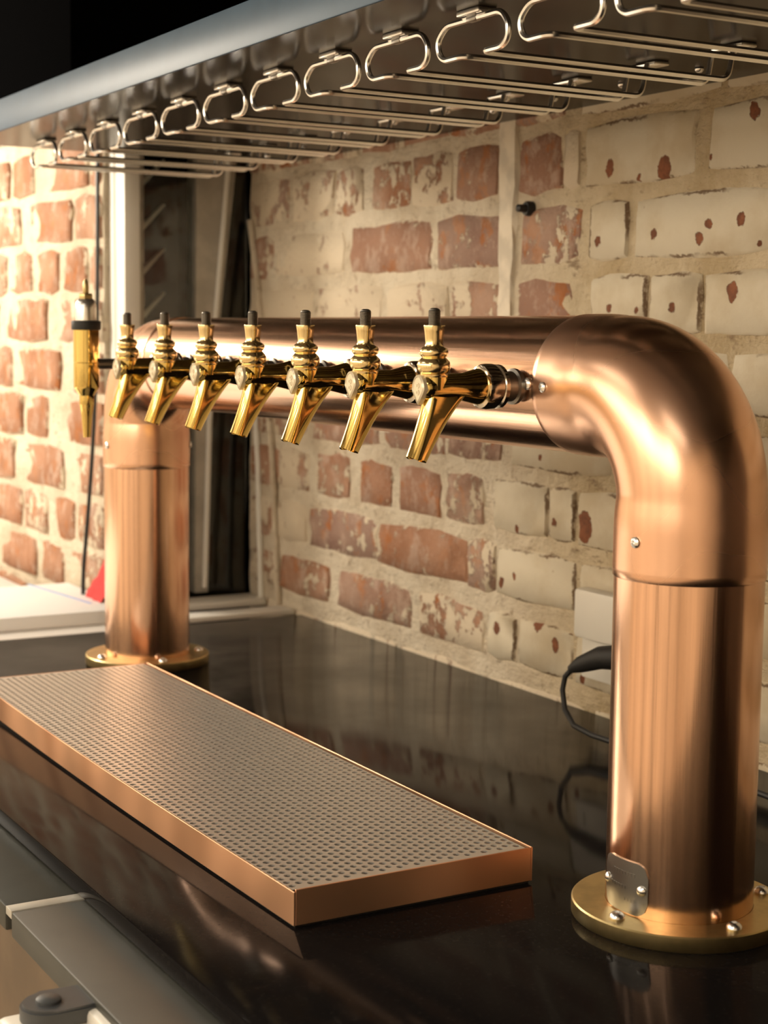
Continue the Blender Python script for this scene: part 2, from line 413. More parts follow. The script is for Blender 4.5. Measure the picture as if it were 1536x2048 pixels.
# rows as photographed: (z0, z1, painted bricks, red bricks (y0, y1, hue, wash))
ROWS = [
 (0.670, 0.735, [(-0.3, -0.09), (-0.08, 0.13), (0.14, 0.36), (0.37, 0.60)], [(0.63, 0.75, .8, .4), (0.76, 0.87, .3, .5), (0.88, 1.10, .3, .4), (1.11, 1.24, .3, .5), (1.25, 1.46, .3, .5)]),
 (0.590, 0.656, [(-0.3, -0.07), (-0.06, 0.15), (0.16, 0.383), (0.405, 0.588)], [(0.60, 0.632, .9, .85), (0.640, 0.722, .55, .12), (0.767, 0.857, .6, .25), (0.868, 0.965, .3, .62), (0.97, 1.073, .05, .5), (1.099, 1.174, .1, .6), (1.182, 1.312, .1, .68), (1.325, 1.46, .9, .6)]),
 (0.508, 0.572, [(-0.3, -0.16), (-0.15, 0.05), (0.06, 0.27), (0.285, 0.500), (0.512, 0.577)], [(0.598, 0.712, .8, .45), (0.757, 0.898, 1.0, .35), (0.919, 1.131, .45, .25), (1.147, 1.367, .3, .72), (1.378, 1.46, .5, .45)]),
 (0.428, 0.490, [(-0.3, -0.04), (-0.03, 0.16), (0.17, 0.382), (0.391, 0.470), (0.478, 0.572)], [(0.612, 0.715, .7, .15), (0.745, 0.865, .4, .5), (0.88, 1.03, .3, .75), (1.045, 1.235, .1, .75), (1.25, 1.46, .2, .75)]),
 (0.348, 0.410, [(-0.3, -0.1), (-0.09, 0.12), (0.13, 0.34), (0.35, 0.56), (0.57, 0.73)], [(0.74, 0.84, .5, .4), (0.85, 1.06, .2, .5), (1.075, 1.28, .3, .5), (1.29, 1.46, .5, .5)]),
 (0.268, 0.329, [(-0.3, -0.12), (-0.11, 0.09), (0.10, 0.31), (0.32, 0.52), (0.53, 0.725)], [(0.745, 0.862, .9, .4), (0.875, 1.03, .7, .35), (1.045, 1.245, .5, .4), (1.26, 1.46, .4, .55)]),
 (0.187, 0.249, [(-0.3, -0.07), (-0.06, 0.14), (0.15, 0.30), (0.31, 0.42), (0.43, 0.585), (0.595, 0.642), (0.648, 0.758)], [(0.782, 0.870, .6, .55), (0.884, 0.986, .35, .2), (1.008, 1.097, .1, .3), (1.130, 1.227, .1, .42), (1.253, 1.351, .3, .65), (1.365, 1.46, .1, .4)]),
 (0.107, 0.167, [(-0.3, -0.14), (-0.13, 0.08), (0.09, 0.29), (0.30, 0.39), (0.40, 0.58), (0.592, 0.748)], [(0.755, 0.813, 1.0, .55), (0.820, 1.043, .0, .28), (1.047, 1.253, 1.0, .38), (1.27, 1.36, .2, .75), (1.37, 1.46, .1, .6)]),
 (0.027, 0.084, [(-0.3, -0.02), (-0.01, 0.2), (0.21, 0.41), (0.42, 0.585), (0.593, 0.70), (0.708, 0.765)], [(0.775, 0.933, .2, .55), (0.960, 1.161, .7, .42), (1.188, 1.345, .15, .42), (1.36, 1.46, .2, .6)]),
 (-0.055, 0.004, [(-0.3, -0.09), (-0.08, 0.12), (0.13, 0.33), (0.34, 0.55)], [(0.56, 0.77, .4, .7), (0.78, 0.99, .4, .7), (1.0, 1.21, .4, .7), (1.22, 1.45, .4, .7)]),
]
for z0, z1, wh, rd in ROWS:
    for y0, y1 in wh: brick(wr, fx, y0, y1, z0, z1, 'white', proud=rb.uniform(-0.0022, -0.0008))
    for y0, y1, h, ws in rd: brick(wr, fx, y0 + rb.uniform(-.003, .003), y1 + rb.uniform(-.003, .003), z0, z1, 'red', h, ws)
bm = bmesh.new(); rs = random.Random(4); va = []
for i in range(15):
    z = 0.430 + 0.30 * i / 14
    h = 0.0195 - 0.006 * (1 - i / 14)
    va.append([bm.verts.new((x, 0.742 + sgn * (h + rs.uniform(-.003, .003)), z)) for x, sgn in ((W + 0.004, -1), (W - 0.0022, -0.9), (W - 0.0022, 0.9), (W + 0.004, 1))])
for A, Bq in zip(va, va[1:]):
    for k in range(3): bm.faces.new((A[k], A[k + 1], Bq[k + 1], Bq[k]))
link('plaster_strip', bm, 'plaster_strip', wr, smooth=False)['label'] = 'pale vertical strip of plaster on the brickwork'
bolt = link('wall_bolt', L([(0.009, 0.006), (0.009, -0.003), (0.0075, -0.006), (0.005, -0.0065), (0.0045, -0.016), (0.001, -0.018)], seg=14, axis='X', origin=(W, 0.697, 0.573)), 'black', wr)
bolt['label'] = 'black bolt sticking out of the brick wall'

# wall_left: brick section beyond the window
XL = lambda y: 0.097 - 0.05 * (y - 1.463)
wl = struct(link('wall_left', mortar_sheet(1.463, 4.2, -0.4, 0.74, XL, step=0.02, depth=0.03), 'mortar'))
zr = -0.31
k = 0
while zr < 0.70:
    y = 1.468 + (0.0 if k % 2 else -0.06)
    while y < 3.3:
        ln = rb.choice((0.105, 0.105, 0.215)) if k % 3 else rb.choice((0.21, 0.215, 0.10))
        a, b_ = max(y, 1.468), y + ln
        if b_ - a > 0.04: brick(wl, XL, a, b_, zr, zr + 0.067, 'red', rb.uniform(0, .15), rb.uniform(.15, .5))
        y = b_ + 0.012
    zr += 0.0795; k += 1
struct(link('wall_left_upper', B(0.05, 0.4, 1.463, 4.2, 0.74, CZ), 'unlit_black', smooth=False))  # colour kept near black for the dark upper room

# window in the short return between wall_right and wall_left
YR = 1.463
win = struct(link('window_1', B(0.108, 0.134, YR - 0.062, YR + 0.03, -0.002, 0.76, bev=0.003), 'frame_white'))
link('frame_stile', B(0.134, 0.164, YR - 0.002, YR + 0.03, 0.012, 0.76, bev=0.003), 'frame_alu', win)
link('frame_bead', B(0.1465, 0.1515, YR - 0.007, YR, 0.012, 0.76, bev=0.002), 'frame_alu', win)
bm = bmesh.new()   # tapering right-hand jamb
f = [(0.246, 0.012), (0.268, 0.012), (0.276, 0.29), (0.290, 0.45), (0.318, 0.70), (0.322, 0.76), (0.249, 0.76)]
va = [bm.verts.new((x, YR - 0.004, z)) for x, z in f]; vb = [bm.verts.new((x, YR + 0.03, z)) for x, z in f]
bm.faces.new(va); bm.faces.new(vb)
for i in range(len(f)): j = (i + 1) % len(f); bm.faces.new((va[i], va[j], vb[j], vb[i]))
link('frame_jamb', bm, 'frame_alu', win)
bm = bmesh.new()
tube(bm, [(0.262, YR - 0.006, 0.02), (0.270, YR - 0.006, 0.29), (0.281, YR - 0.006, 0.45), (0.304, YR - 0.006, 0.70), (0.308, YR - 0.006, 0.76)], 0.0045, 8)
link('jamb_bead', bm, 'frame_white', win)
link('window_pane', B(0.134, W, YR + 0.010, YR + 0.014, 0.0, 0.76), 'glass', win, smooth=False)
for i in range(9):      # slanted pale bars put in as the diagonal glints of the glass
    z = 0.12 + i * 0.068
    bm = bmesh.new(); ca, sa = math.cos(math.radians(46)), math.sin(math.radians(46))
    vs = []
    for y in (0.030, 0.040):
        for a, b in ((-0.034, -0.0040), (0.034, -0.0012), (0.034, 0.0012), (-0.034, 0.0050)):
            vs.append(bm.verts.new((0.186 + a * ca - b * sa, YR + y, z + a * sa + b * ca)))
    for q in ((0, 1, 2, 3), (4, 5, 6, 7), (0, 1, 5, 4), (1, 2, 6, 5), (2, 3, 7, 6), (3, 0, 4, 7)): bm.faces.new([vs[w_] for w_ in q])
    link('glint_bar', bm, 'frame_white', win, smooth=False)
struct(link('night_backing', B(0.10, W + 0.1, YR + 0.30, YR + 0.36, -0.4, CZ), 'unlit_black', smooth=False))  # black sheet added behind the pane as the dark of night
struct(link('night_backing_side', B(W + 0.004, W + 0.1, YR, YR + 0.30, -0.4, CZ), 'unlit_black', smooth=False))  # side of the black box added behind the pane
sill = link('window_sill', B(0.10, W - 0.004, YR - 0.075, YR - 0.012, -0.004, 0.007, bev=0.003), 'frame_white', win)
# white trim framing the worktop's end and the wall corner
struct(link('trim_1', B(0.098, W - 0.003, 1.292, 1.335, -0.004, 0.0045, bev=0.002), 'frame_white'))
bm = bmesh.new(); tube(bm, [(W - 0.002, 1.350, 0.0), (W - 0.002, 1.372, 0.22), (W - 0.002, 1.40, 0.40), (W - 0.002, 1.456, 0.60)], 0.0055, 8)
struct(link('trim_2', bm, 'mortar'))
bm = bmesh.new(); tube(bm, [(W - 0.002, 1.412, 0.0), (W - 0.002, 1.425, 0.22), (W - 0.002, 1.44, 0.33)], 0.005, 8)
struct(link('trim_3', bm, 'frame_white'))

# ------------------------------------------------------------------ worktop, cabinets, white bench
XF = -0.3624
ct = thing('bar_counter', (0, 0, -0.014), 'glossy black bar counter top under the copper beer tower', 'counter')
o = link('counter_top', B(XF, W - 0.004, -1.6, 1.268, 0, 0.014, bev=0.0012), 'counter', ct)
o = link('counter_base', B(-0.26, W - 0.01, -1.6, 1.262, -0.93, -0.001), 'brown_panel', ct, smooth=False)

cab = thing('undercounter_cabinet', (-0.3625, 0, FZ), 'steel topped undercounter cabinet with brown front, below the black counter', 'cabinet')
zt = 0.934
link('steel_top', B(-0.056, 0.066, -1.55, 0.2785, zt - 0.02, zt, bev=0.002), 'bench_steel', cab)
link('steel_top', B(-0.056, 0.066, 0.2935, 1.25, zt - 0.02, zt, bev=0.002), 'bench_steel', cab)
link('joint_strip', B(-0.0555, 0.066, 0.279, 0.293, zt - 0.006, zt + 0.0004, bev=0.0003), 'frame_alu', cab)
link('front_panel', B(-0.050, 0.066, 0.138, 1.25, 0.0, zt - 0.021, bev=0.002), 'brown_panel', cab)
d = link('fridge_door', B(-0.062, 0.0, -0.55, 0.125, 0.02, zt - 0.006, bev=0.004), 'white_plastic', cab)
d['label'] = 'white fridge door edge below the steel top'
bm = bmesh.new()
hx, hy = -0.082, 0.112
pts = []
for i in range(13):
    a = PI * i / 12 + PI / 2
    pts.append((hx + 0.019 * math.cos(a) * 1.0, hy + 0.019 * math.sin(a)))
pts += [(-0.052, hy - 0.019), (-0.052, hy + 0.019)]
va = [bm.verts.new((x, y, zt - 0.014)) for x, y in pts]; vb = [bm.verts.new((x, y, zt - 0.003)) for x, y in pts]
bm.faces.new(va); bm.faces.new(vb)
for i in range(len(pts)): j = (i + 1) % len(pts); bm.faces.new((va[i], va[j], vb[j], vb[i]))
bmesh.ops.bevel(bm, geom=[e for e in bm.edges if abs(e.verts[0].co.z - e.verts[1].co.z) < 1e-5 and e.verts[0].co.z > zt - 0.01], offset=0.002, segments=2, affect='EDGES')
hb = link('hinge_plate', bm, 'fridge_black', cab); hb['label'] = 'dark grey rounded hinge plate'
link('hinge_pin', L([(0.0085, 0), (0.0085, 0.0035), (0.007, 0.0045)], seg=20, origin=(hx, hy, zt - 0.0045)), 'fridge_black', hb)
hc = link('hinge_block', B(-0.112, -0.058, hy - 0.024, hy + 0.022, zt - 0.10, zt - 0.015, bev=0.006), 'white_plastic', cab); hc['label'] = 'white plastic hinge block'

wb = tag(link('white_bench', B(-1.30, 0.050, 1.274, 2.35, -0.04, -0.0005, bev=0.004), 'white_bench', loc=(0, 0, 0)), 'bright white bench beyond the far end of the black counter', 'bench')
link('bench_support', B(-1.25, 0.04, 1.30, 2.3, FZ, -0.041), 'white_bench', wb, smooth=False)
ps = tag(link('paper_stack', B(-0.24, 0.086, 1.325, 1.60, 0.0002, 0.020, bev=0.002), 'paper'), 'low stack of white paper with a pale blue line, on the white bench', 'paper stack')
link('blue_line', B(-0.0025, 0.0025, -0.11, 0.11, 0.020, 0.0204), 'blue', ps, smooth=False, loc=(0.035, 1.50, 0)).rotation_euler = (0, 0, 0.12)
bm = bmesh.new()   # crumpled wedge of red cloth
rr = random.Random(3); g = []
for i in range(9):
    row = []
    for j in range(9):
        u, v = i / 8, j / 8
        h = 0.075 * max(0, u) ** 0.9 * (1 - (2 * v - 1) ** 2 * 0.5)
        row.append(bm.verts.new((0.062 + 0.029 * u + rr.uniform(-.002, .002), 1.385 + 0.07 * v, 0.0206 + max(0, h + rr.uniform(-.004, .004)) * (1 if i else 0))))
    g.append(row)
for i in range(8):
    for j in range(8): bm.faces.new((g[i][j], g[i + 1][j], g[i + 1][j + 1], g[i][j + 1]))
base = [bm.verts.new((v.co.x, v.co.y, 0.0204)) for v in g[8]]
for j in range(8): bm.faces.new((g[8][j], base[j], base[j + 1], g[8][j + 1]))
tag(link('red_cloth', bm, 'red', ang=80), 'crumpled red cloth on the white paper stack behind the far copper column', 'cloth')

# black cable hanging down the far brick wall
bm = bmesh.new()
tube(bm, rounded([(0.088, 1.456, 0.72), (0.086, 1.456, 0.45), (0.080, 1.462, 0.25), (0.066, 1.475, 0.05), (0.066, 1.475, 0.006)], 0.1, 5), 0.0033, 8)
tag(link('hanging_cable', bm, 'black'), 'thin black cable hanging down the bright brick wall beside the window frame', 'cable')

# ------------------------------------------------------------------ overhead shelf with wire glass hangers
ZS = 0.6784; XS = -0.139
sh = thing('overhead_shelf', (0, 0, ZS), 'steel overhead shelf with pale blue-grey front edge and wire glass hangers underneath', 'shelf')
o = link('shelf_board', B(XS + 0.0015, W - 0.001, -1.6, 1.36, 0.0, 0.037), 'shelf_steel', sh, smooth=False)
o = link('front_edge', B(XS - 0.0015, XS + 0.0014, -1.6, 1.36, -0.0005, 0.0395, bev=0.001), 'fascia', sh); o['label'] = 'pale blue-grey steel front edge of the shelf'
XH = -0.062; XB = 0.190
def hanger_bm():
    bm = bmesh.new(); zt_, zb = -0.0070, -0.0340
    for s in (1, -1):
        p = [(XH, s * 0.004, zt_), (XH, s * 0.040, zt_), (XH - 0.001, s * 0.0510, zt_ - 0.011), (XH, s * 0.0490, zb + 0.005), (XH, s * 0.041, zb), (XH, s * 0.0135, zb), (XH + 0.03, s * 0.0135, zb)]
        p += [(XB, s * 0.0135, zb), (XB + 0.006, s * 0.0135, zb + 0.030)]
        tube(bm, rounded(p, 0.009, 5), 0.0025, 8)
    tube(bm, [(XB + 0.0055, -0.0135, zb + 0.029), (XB + 0.0055, 0.0135, zb + 0.029)], 0.0021, 8)
    return bm
h0 = None
for i in range(14):
    yc = 1.252 - 0.1165 * i
    if h0 is None:
        h0 = link('glass_hanger', hanger_bm(), 'chrome', sh, loc=(0, yc, 0)); h0['label'] = 'chrome wire glass hanger'
        mp = [link('mounting_plate', B(XH - 0.006, XH + 0.012, -0.016, 0.016, -0.0045, 0, bev=0.001), 'chrome', h0),
              link('mounting_plate', B(0.204, 0.222, -0.014, 0.014, -0.004, 0, bev=0.001), 'chrome', h0),
              link('hanger_clip', B(XH - 0.003, XH + 0.004, -0.007, 0.007, -0.0095, -0.0042, bev=0.0015), 'steel_stud', h0)]
        sc = link('screw', screw_bm(0.0045, 0.004), 'chrome', h0); sc.location = (0.270, 0, 0); sc.rotation_euler = (PI, 0, 0); mp.append(sc)
        sc = copy_obj(sc, h0, (0.212, 0.006, -0.004)); mp.append(sc)
    else:
        h = copy_obj(h0, sh, (0, yc, 0))
        for c in mp: copy_obj(c, h)

# ------------------------------------------------------------------ copper beer tower
R = 0.054; H = 0.3868; LEN = 1.0464; RB = 0.079
tw = thing('beer_tower', (0, 0, 0), 'copper pipe beer tower with eight brass faucets standing on the black counter', 'beer tower')
def flange(y):
    f = link('base_flange', L([(0.0785, 0.0), (0.079, 0.0008), (0.079, 0.0105), (0.078, 0.0115), (R + 0.0002, 0.0115), (R + 0.0002, 0.0), ], seg=96, cap=False), 'brass_dull', tw, loc=(0, y, 0))
    f['label'] = 'round brass base flange'
    for a in (189, 265, 343, 88):
        s = link('screw', screw_bm(0.0058, 0.005), 'chrome', f)
        s.location = (0.0665 * math.cos(math.radians(a)), 0.0665 * math.sin(math.radians(a)), 0.0113)
    return f
def pipe_bm(length, r, seg=96, rings=24):
    bm = L([(r, length * i / rings) for i in range(rings + 1)], seg=seg, cap=False)
    return bm
def elbow(y, s):
    """s=+1: the horizontal arm leaves towards +y"""
    prof = []   # (point on centreline, tangent, radius)
    z0 = 0.253; n = 40
    RS = 0.0551; RE = 0.0536
    def sm(t): t = max(0, min(1, t)); return t * t * (3 - 2 * t)
    for i in range(9):
        z = z0 + (H - RB - z0) * i / 8
        prof.append((Vector((0, 0, z)), Vector((0, 0, 1)), RS - (RS - RE) * sm((z - (H - RB - 0.017)) / 0.024)))
    for i in range(1, n + 1):
        a = PI / 2 * i / n
        rr_ = RE + 0.0006 * math.sin(a * 2) 
        prof.append((Vector((0, s * (RB - RB * math.cos(a)), H - RB + RB * math.sin(a))), Vector((0, s * math.sin(a), math.cos(a))), rr_))
    for i in range(1, 9):
        d = 0.046 * i / 8
        prof.append((Vector((0, s * (RB + d), H)), Vector((0, s, 0)), RE + (RS - RE) * sm((d + 0.006) / 0.026)))
    bm = bmesh.new(); rings = []; seg = 96
    # rolled lips at both open ends
    first, last = prof[0], prof[-1]
    prof = [(first[0], first[1], R - 0.0006), (first[0], first[1], RS - 0.0005)] + [(first[0] + first[1] * 0.0006, first[1], RS)] + prof[1:-1] + [(last[0] - last[1] * 0.0006, last[1], RS), (last[0], last[1], RS - 0.0005), (last[0], last[1], R - 0.0006)]
    for p, t, r in prof:
        a = Vector((1, 0, 0)); b = t.cross(a); b.normalize()
        rings.append([bm.verts.new(p + r * (math.cos(2 * PI * k / seg) * a + math.sin(2 * PI * k / seg) * b)) for k in range(seg)])
    for A, Bq in zip(rings, rings[1:]):
        for k in range(seg):
            j = (k + 1) % seg; bm.faces.new((A[k], A[j], Bq[j], Bq[k]))
    o = link('elbow', bm, 'copper_elbow', tw, loc=(0, y, 0), ang=50)
    for ang in (186, 330, 60):
        a = math.radians(ang); nrm = Vector((math.cos(a), math.sin(a), 0))
        place(link('screw', screw_bm(0.0042, 0.0028), 'chrome', o), nrm * (RS - 0.0004) + Vector((0, 0, 0.281)), nrm)
    for ang in (181, 70):
        a = math.radians(ang); nrm = Vector((math.cos(a), 0, math.sin(a)))
        place(link('screw', screw_bm(0.0042, 0.0028), 'chrome', o), nrm * (RS - 0.0004) + Vector((0, s * 0.109, H)), nrm)
    return o
for y, s in ((0, 1), (LEN, -1)):
    link('column_pipe', pipe_bm(0.262, R), 'copper', tw, loc=(0, y, 0.0015))
    elbow(y, s); flange(y)
o = link('crossbar_pipe', pipe_bm(LEN - 2 * 0.115, R), 'copper', tw, loc=(0, LEN - 0.115, H)); o.rotation_euler = (PI / 2, 0, 0)

# maker's plate wrapped round the near column
bm = bmesh.new(); rows = []; nu, nv = 20, 12
uu0, uu1, vv0, vv1 = math.radians(157), math.radians(206), 0.0125, 0.051
def plate_xy(u, v, r):
    return Vector((r * math.cos(u), r * math.sin(u), v))
grid = {}
hw = (uu1 - uu0) / 2 * R; hh = (vv1 - vv0) / 2; rc = 0.010
for lay, rr_ in ((0, R + 0.0012), (1, R + 0.0001)):
    for i in range(nu + 1):
        for j in range(nv + 1):
            a, b = -hw + 2 * hw * i / nu, -hh + 2 * hh * j / nv
            lim = hh
            if abs(a) > hw - rc: t = abs(a) - (hw - rc); lim = hh - rc + math.sqrt(max(0, rc * rc - t * t))
            b *= lim / hh
            grid[lay, i, j] = bm.verts.new(plate_xy((uu0 + uu1) / 2 + a / R, (vv0 + vv1) / 2 + b, rr_))
for i in range(nu):
    for j in range(nv):
        bm.faces.new([grid[0, i, j], grid[0, i + 1, j], grid[0, i + 1, j + 1], grid[0, i, j + 1]])
rim = [(i, 0) for i in range(nu)] + [(nu, j) for j in range(nv)] + [(nu - i, nv) for i in range(nu)] + [(0, nv - j) for j in range(nv)]
for q in range(len(rim)):
    a, b = rim[q], rim[(q + 1) % len(rim)]
    bm.faces.new([grid[0, *a], grid[1, *a], grid[1, *b], grid[0, *b]])
for v in [v for v in bm.verts if not v.link_faces]: bm.verts.remove(v)
mk = link('maker_plate', bm, 'plate', tw, ang=60); mk['label'] = 'small grey metal plate riveted to the near copper column'
for u in (uu0 + 0.09, uu1 - 0.09):
    nrm = Vector((math.cos(u), math.sin(u), 0))
    place(link('rivet', L([(0.0038, 0), (0.0036, 0.0012), (0.0022, 0.0024), (0.0004, 0.0028)], seg=14), 'chrome', mk), nrm * (R + 0.0011) + Vector((0, 0, (vv0 + vv1) / 2)), nrm)
bm = bmesh.new()   # worn lines of unreadable embossing
for vz, n0, n1 in ((0.0415, 4, 12), (0.031, 3, 9), (0.0225, 8, 12)):
    for i in range(n0, n1):
        u = uu0 + (uu1 - uu0) * (i + 1) / 16
        c = plate_xy(u, vz, R + 0.0011); t = Vector((-math.sin(u), math.cos(u), 0)); nn = Vector((math.cos(u), math.sin(u), 0))
        vs = [bm.verts.new(c + t * a * 0.0010 + Vector((0, 0, b * 0.0012)) + nn * d) for d in (0, 0.0003) for a, b in ((-1, -1), (1, -1), (1, 1), (-1, 1))]
        for q in ((0, 1, 2, 3), (4, 5, 6, 7), (0, 1, 5, 4), (1, 2, 6, 5), (2, 3, 7, 6), (3, 0, 4, 7)): bm.faces.new([vs[w_] for w_ in q])
link('embossing', bm, 'plate', mk, smooth=False)['kind'] = 'stuff'

# ---- faucets: local origin on the crossbar axis (x=0,z=H), nozzle towards -x
def faucet_body_bm():
    bm = bmesh.new()
    # horizontal valve body, flaring from the nut forward, then the rounded nose
    zc = -0.0015
    lathe(bm, [(0.0138, -0.0885), (0.0138, -0.092), (0.0122, -0.098), (0.0105, -0.106), (0.0103, -0.120), (0.0103, -0.134), (0.0098, -0.1385), (0.0078, -0.1415), (0.004, -0.1430), (0.0005, -0.1433)], seg=28, axis='X', origin=(0, 0, zc))
    # pedestal under the collar
    lathe(bm, [(0.0105, -0.002), (0.0108, 0.0085)], seg=24, origin=(-0.130, 0, zc))
    # spout: hull of a rear and a front tube that close up towards the tip
    n = 16; seg = 32; rings = []
    for i in range(n + 1):
        t = i / n
        e = t ** 0.85
        # rear centre curves from the nut down to the tip, front centre drops nearly straight
        rc_ = Vector((-0.0965 - 0.0468 * e - 0.004 * math.sin(PI * e), 0, 0.0035 - 0.0585 * t))
        fc_ = Vector((-0.1305 - 0.0150 * t ** 1.3, 0, -0.004 - 0.053 * t))
        rr_ = 0.0108 - 0.0037 * t; fr_ = 0.0075 - 0.0003 * t
        ring = []
        for k in range(seg):
            a = 2 * PI * k / seg
            cx = math.cos(a); sy = math.sin(a)
            wgt = 0.5 + 0.5 * cx               # 1 at the rear, 0 at the front
            c = fc_.lerp(rc_, 1 if cx > 0.25 else (0 if cx < -0.25 else (cx + 0.25) / 0.5))
            r_ = rr_ * wgt + fr_ * (1 - wgt)
            pinch = 1 - 0.42 * math.exp(-(cx / 0.22) ** 2) * max(0, (rc_ - fc_).length / 0.035 - 0.12)
            ring.append(bm.verts.new(c + Vector((r_ * cx * 0.93, r_ * sy * pinch, (0.32 - 0.85 * t) * r_ * cx))))
        rings.append(ring)
    for A, Bq in zip(rings, rings[1:]):
        for k in range(seg): j = (k + 1) % seg; bm.faces.new((A[k], A[j], Bq[j], Bq[k]))
    # hollow mouth
    mouth = []
    cen = sum((v.co for v in rings[-1]), Vector()) / seg
    inner = [bm.verts.new(cen + (v.co - cen) * 0.80) for v in rings[-1]]
    deep = [bm.verts.new(cen + (v.co - cen) * 0.72 + Vector((0.005, 0, 0.010))) for v in rings[-1]]
    for A, Bq in ((rings[-1], inner), (inner, deep)):
        for k in range(seg): j = (k + 1) % seg; bm.faces.new((A[k], A[j], Bq[j], Bq[k]))
    bm.faces.new(deep); bm.faces.new(rings[0])
    return bm
def make_faucet(y):
    f = link('faucet', faucet_body_bm(), 'brass', tw, loc=(0, y, H), ang=40); f['label'] = 'polished brass beer faucet'
    a = link('shank_nut', L([(0.011, -0.0695), (0.0158, -0.0700), (0.0170, -0.0712), (0.0170, -0.0745), (0.0158, -0.0755), (0.0158, -0.0772), (0.0176, -0.0782), (0.0176, -0.0850), (0.0165, -0.0885), (0.0130, -0.0900)], seg=28, axis='X', origin=(0, 0, -0.0015)), 'nickel', f)
    b = link('shank', L([(0.0120, -0.0525), (0.0125, -0.0555), (0.0140, -0.0560), (0.0140, -0.0590), (0.0118, -0.0600), (0.0118, -0.0705)], seg=24, axis='X', origin=(0, 0, -0.0015)), 'steel_stud', f)
    c = link('handle_collar', L([(0.0105, 0.0055), (0.0112, 0.0068), (0.0112, 0.0078), (0.0100, 0.0086), (0.0112, 0.0098), (0.0124, 0.0120), (0.0126, 0.0148), (0.0120, 0.0175), (0.0098, 0.0198), (0.0088, 0.0208), (0.0098, 0.0216), (0.0108, 0.0232), (0.0108, 0.0258), (0.0094, 0.0278), (0.0072, 0.0290), (0.0066, 0.0305), (0.0068, 0.0345), (0.0074, 0.0400), (0.0082, 0.0440), (0.0080, 0.0446), (0.0060, 0.0446)], seg=32, origin=(-0.130, 0, 0)), 'brass_pale', f)
    bm = bmesh.new(); pr = [(0.0048, 0.040)]
    for i in range(12): pr += [(0.0048, 0.0446 + i * 0.00095), (0.0043, 0.0446 + i * 0.00095 + 0.0005)]
    pr += [(0.0040, 0.0565), (0.002, 0.0575)]
    d = link('handle_stud', lathe(bm, pr, seg=16, origin=(-0.130, 0, 0)), 'steel_stud', f)
    # teardrop badge on the nose
    bm = bmesh.new(); ol = []; nb = 28
    for i in range(nb):
        t = 2 * PI * i / nb
        zz = 0.0112 * math.cos(t); yy = 0.0088 * math.sin(t) * (1.0 if zz > 0 else 1 - 0.80 * (-zz / 0.0112) ** 1.1)
        ol.append((yy, zz - 0.0035))
    r0 = [bm.verts.new((-0.1395, y_, z_)) for y_, z_ in ol]; r1 = [bm.verts.new((-0.1435, y_, z_)) for y_, z_ in ol]
    r2 = [bm.verts.new((-0.1446, y_ * 0.82, (z_ + .0035) * 0.88 - .0035)) for y_, z_ in ol]; r3 = [bm.verts.new((-0.1438, y_ * 0.74, (z_ + .0035) * 0.82 - .0035)) for y_, z_ in ol]
    for A, Bq in ((r0, r1), (r1, r2), (r2, r3)):
        for k in range(nb): j = (k + 1) % nb; bm.faces.new((A[k], A[j], Bq[j], Bq[k]))
    bm.faces.new(r3); bm.faces.new(r0)
    for zc in (-0.0005, -0.0055):   # two small raised marks
        lathe(bm, [(0.0022, -0.1436), (0.0022, -0.1443), (0.0012, -0.1443), (0.0011, -0.1437)], seg=12, axis='X', origin=(0, 0, zc), cap=False)
    e = link('badge', bm, 'badge', f); e['label'] = 'pale teardrop badge'
    return f, [a, b, c, d, e]
f0, kids = make_faucet(0.145)
for i in range(1, 7):
    f = copy_obj(f0, tw, (0, 0.145 + 0.1050 * i, H))
    for c in kids: copy_obj(c, f)
place(link('crossbar_rivet', L([(0.0050, 0), (0.0048, 0.002), (0.003, 0.0036), (0.0005, 0.004)], seg=14), 'chrome', tw), (-R + 0.0003, 0.130, H + 0.001), (-1, 0, 0))

# slim eighth faucet at the far end
YN = 0.880; XN = -0.139
sf = link('stout_faucet', L([(0.0030, -0.0830), (0.0042, -0.0835), (0.0044, -0.0820), (0.0062, -0.0600), (0.0080, -0.0470), (0.0084, -0.0455), (0.0084, -0.0360), (0.0092, -0.0350), (0.0105, -0.0325), (0.0140, -0.0280), (0.0146, -0.0262), (0.0146, 0.0010), (0.0143, 0.0014), (0.0146, 0.0018), (0.0146, 0.0385), (0.0135, 0.0400)], seg=36, origin=(XN, 0, 0)), 'brass', tw, loc=(0, YN, H))
sf['label'] = 'slim tall brass stout faucet with black ring at the far end'
link('shank', L([(0.0075, -0.0535), (0.0105, -0.0545), (0.0105, -0.060), (0.0062, -0.062), (0.0062, -0.128)], seg=20, axis='X', origin=(0, 0, 0)), 'steel_stud', sf)
link('grip_ring', L([(0.0140, 0.0380), (0.0162, 0.0386), (0.0166, 0.0400), (0.0166, 0.0475), (0.0160, 0.0488), (0.0120, 0.0490)], seg=36, origin=(XN, 0, 0)), 'rubber', sf)
link('valve_cap', L([(0.0122, 0.0485), (0.0122, 0.0620), (0.0118, 0.0665), (0.0102, 0.0710), (0.0078, 0.0735), (0.0070, 0.0738)], seg=36, origin=(XN, 0, 0)), 'chrome', sf)
link('top_nut', L([(0.0072, 0.0735), (0.0078, 0.0745), (0.0078, 0.0785), (0.0070, 0.0795), (0.0030, 0.0797)], seg=6, origin=(XN, 0, 0)), 'brass_dull', sf)
link('lever_tip', L([(0.0030, 0.0790), (0.0034, 0.0800), (0.0036, 0.0870), (0.0030, 0.0920), (0.0012, 0.0955)], seg=14, origin=(XN, 0, 0)), 'brass_dull', sf)

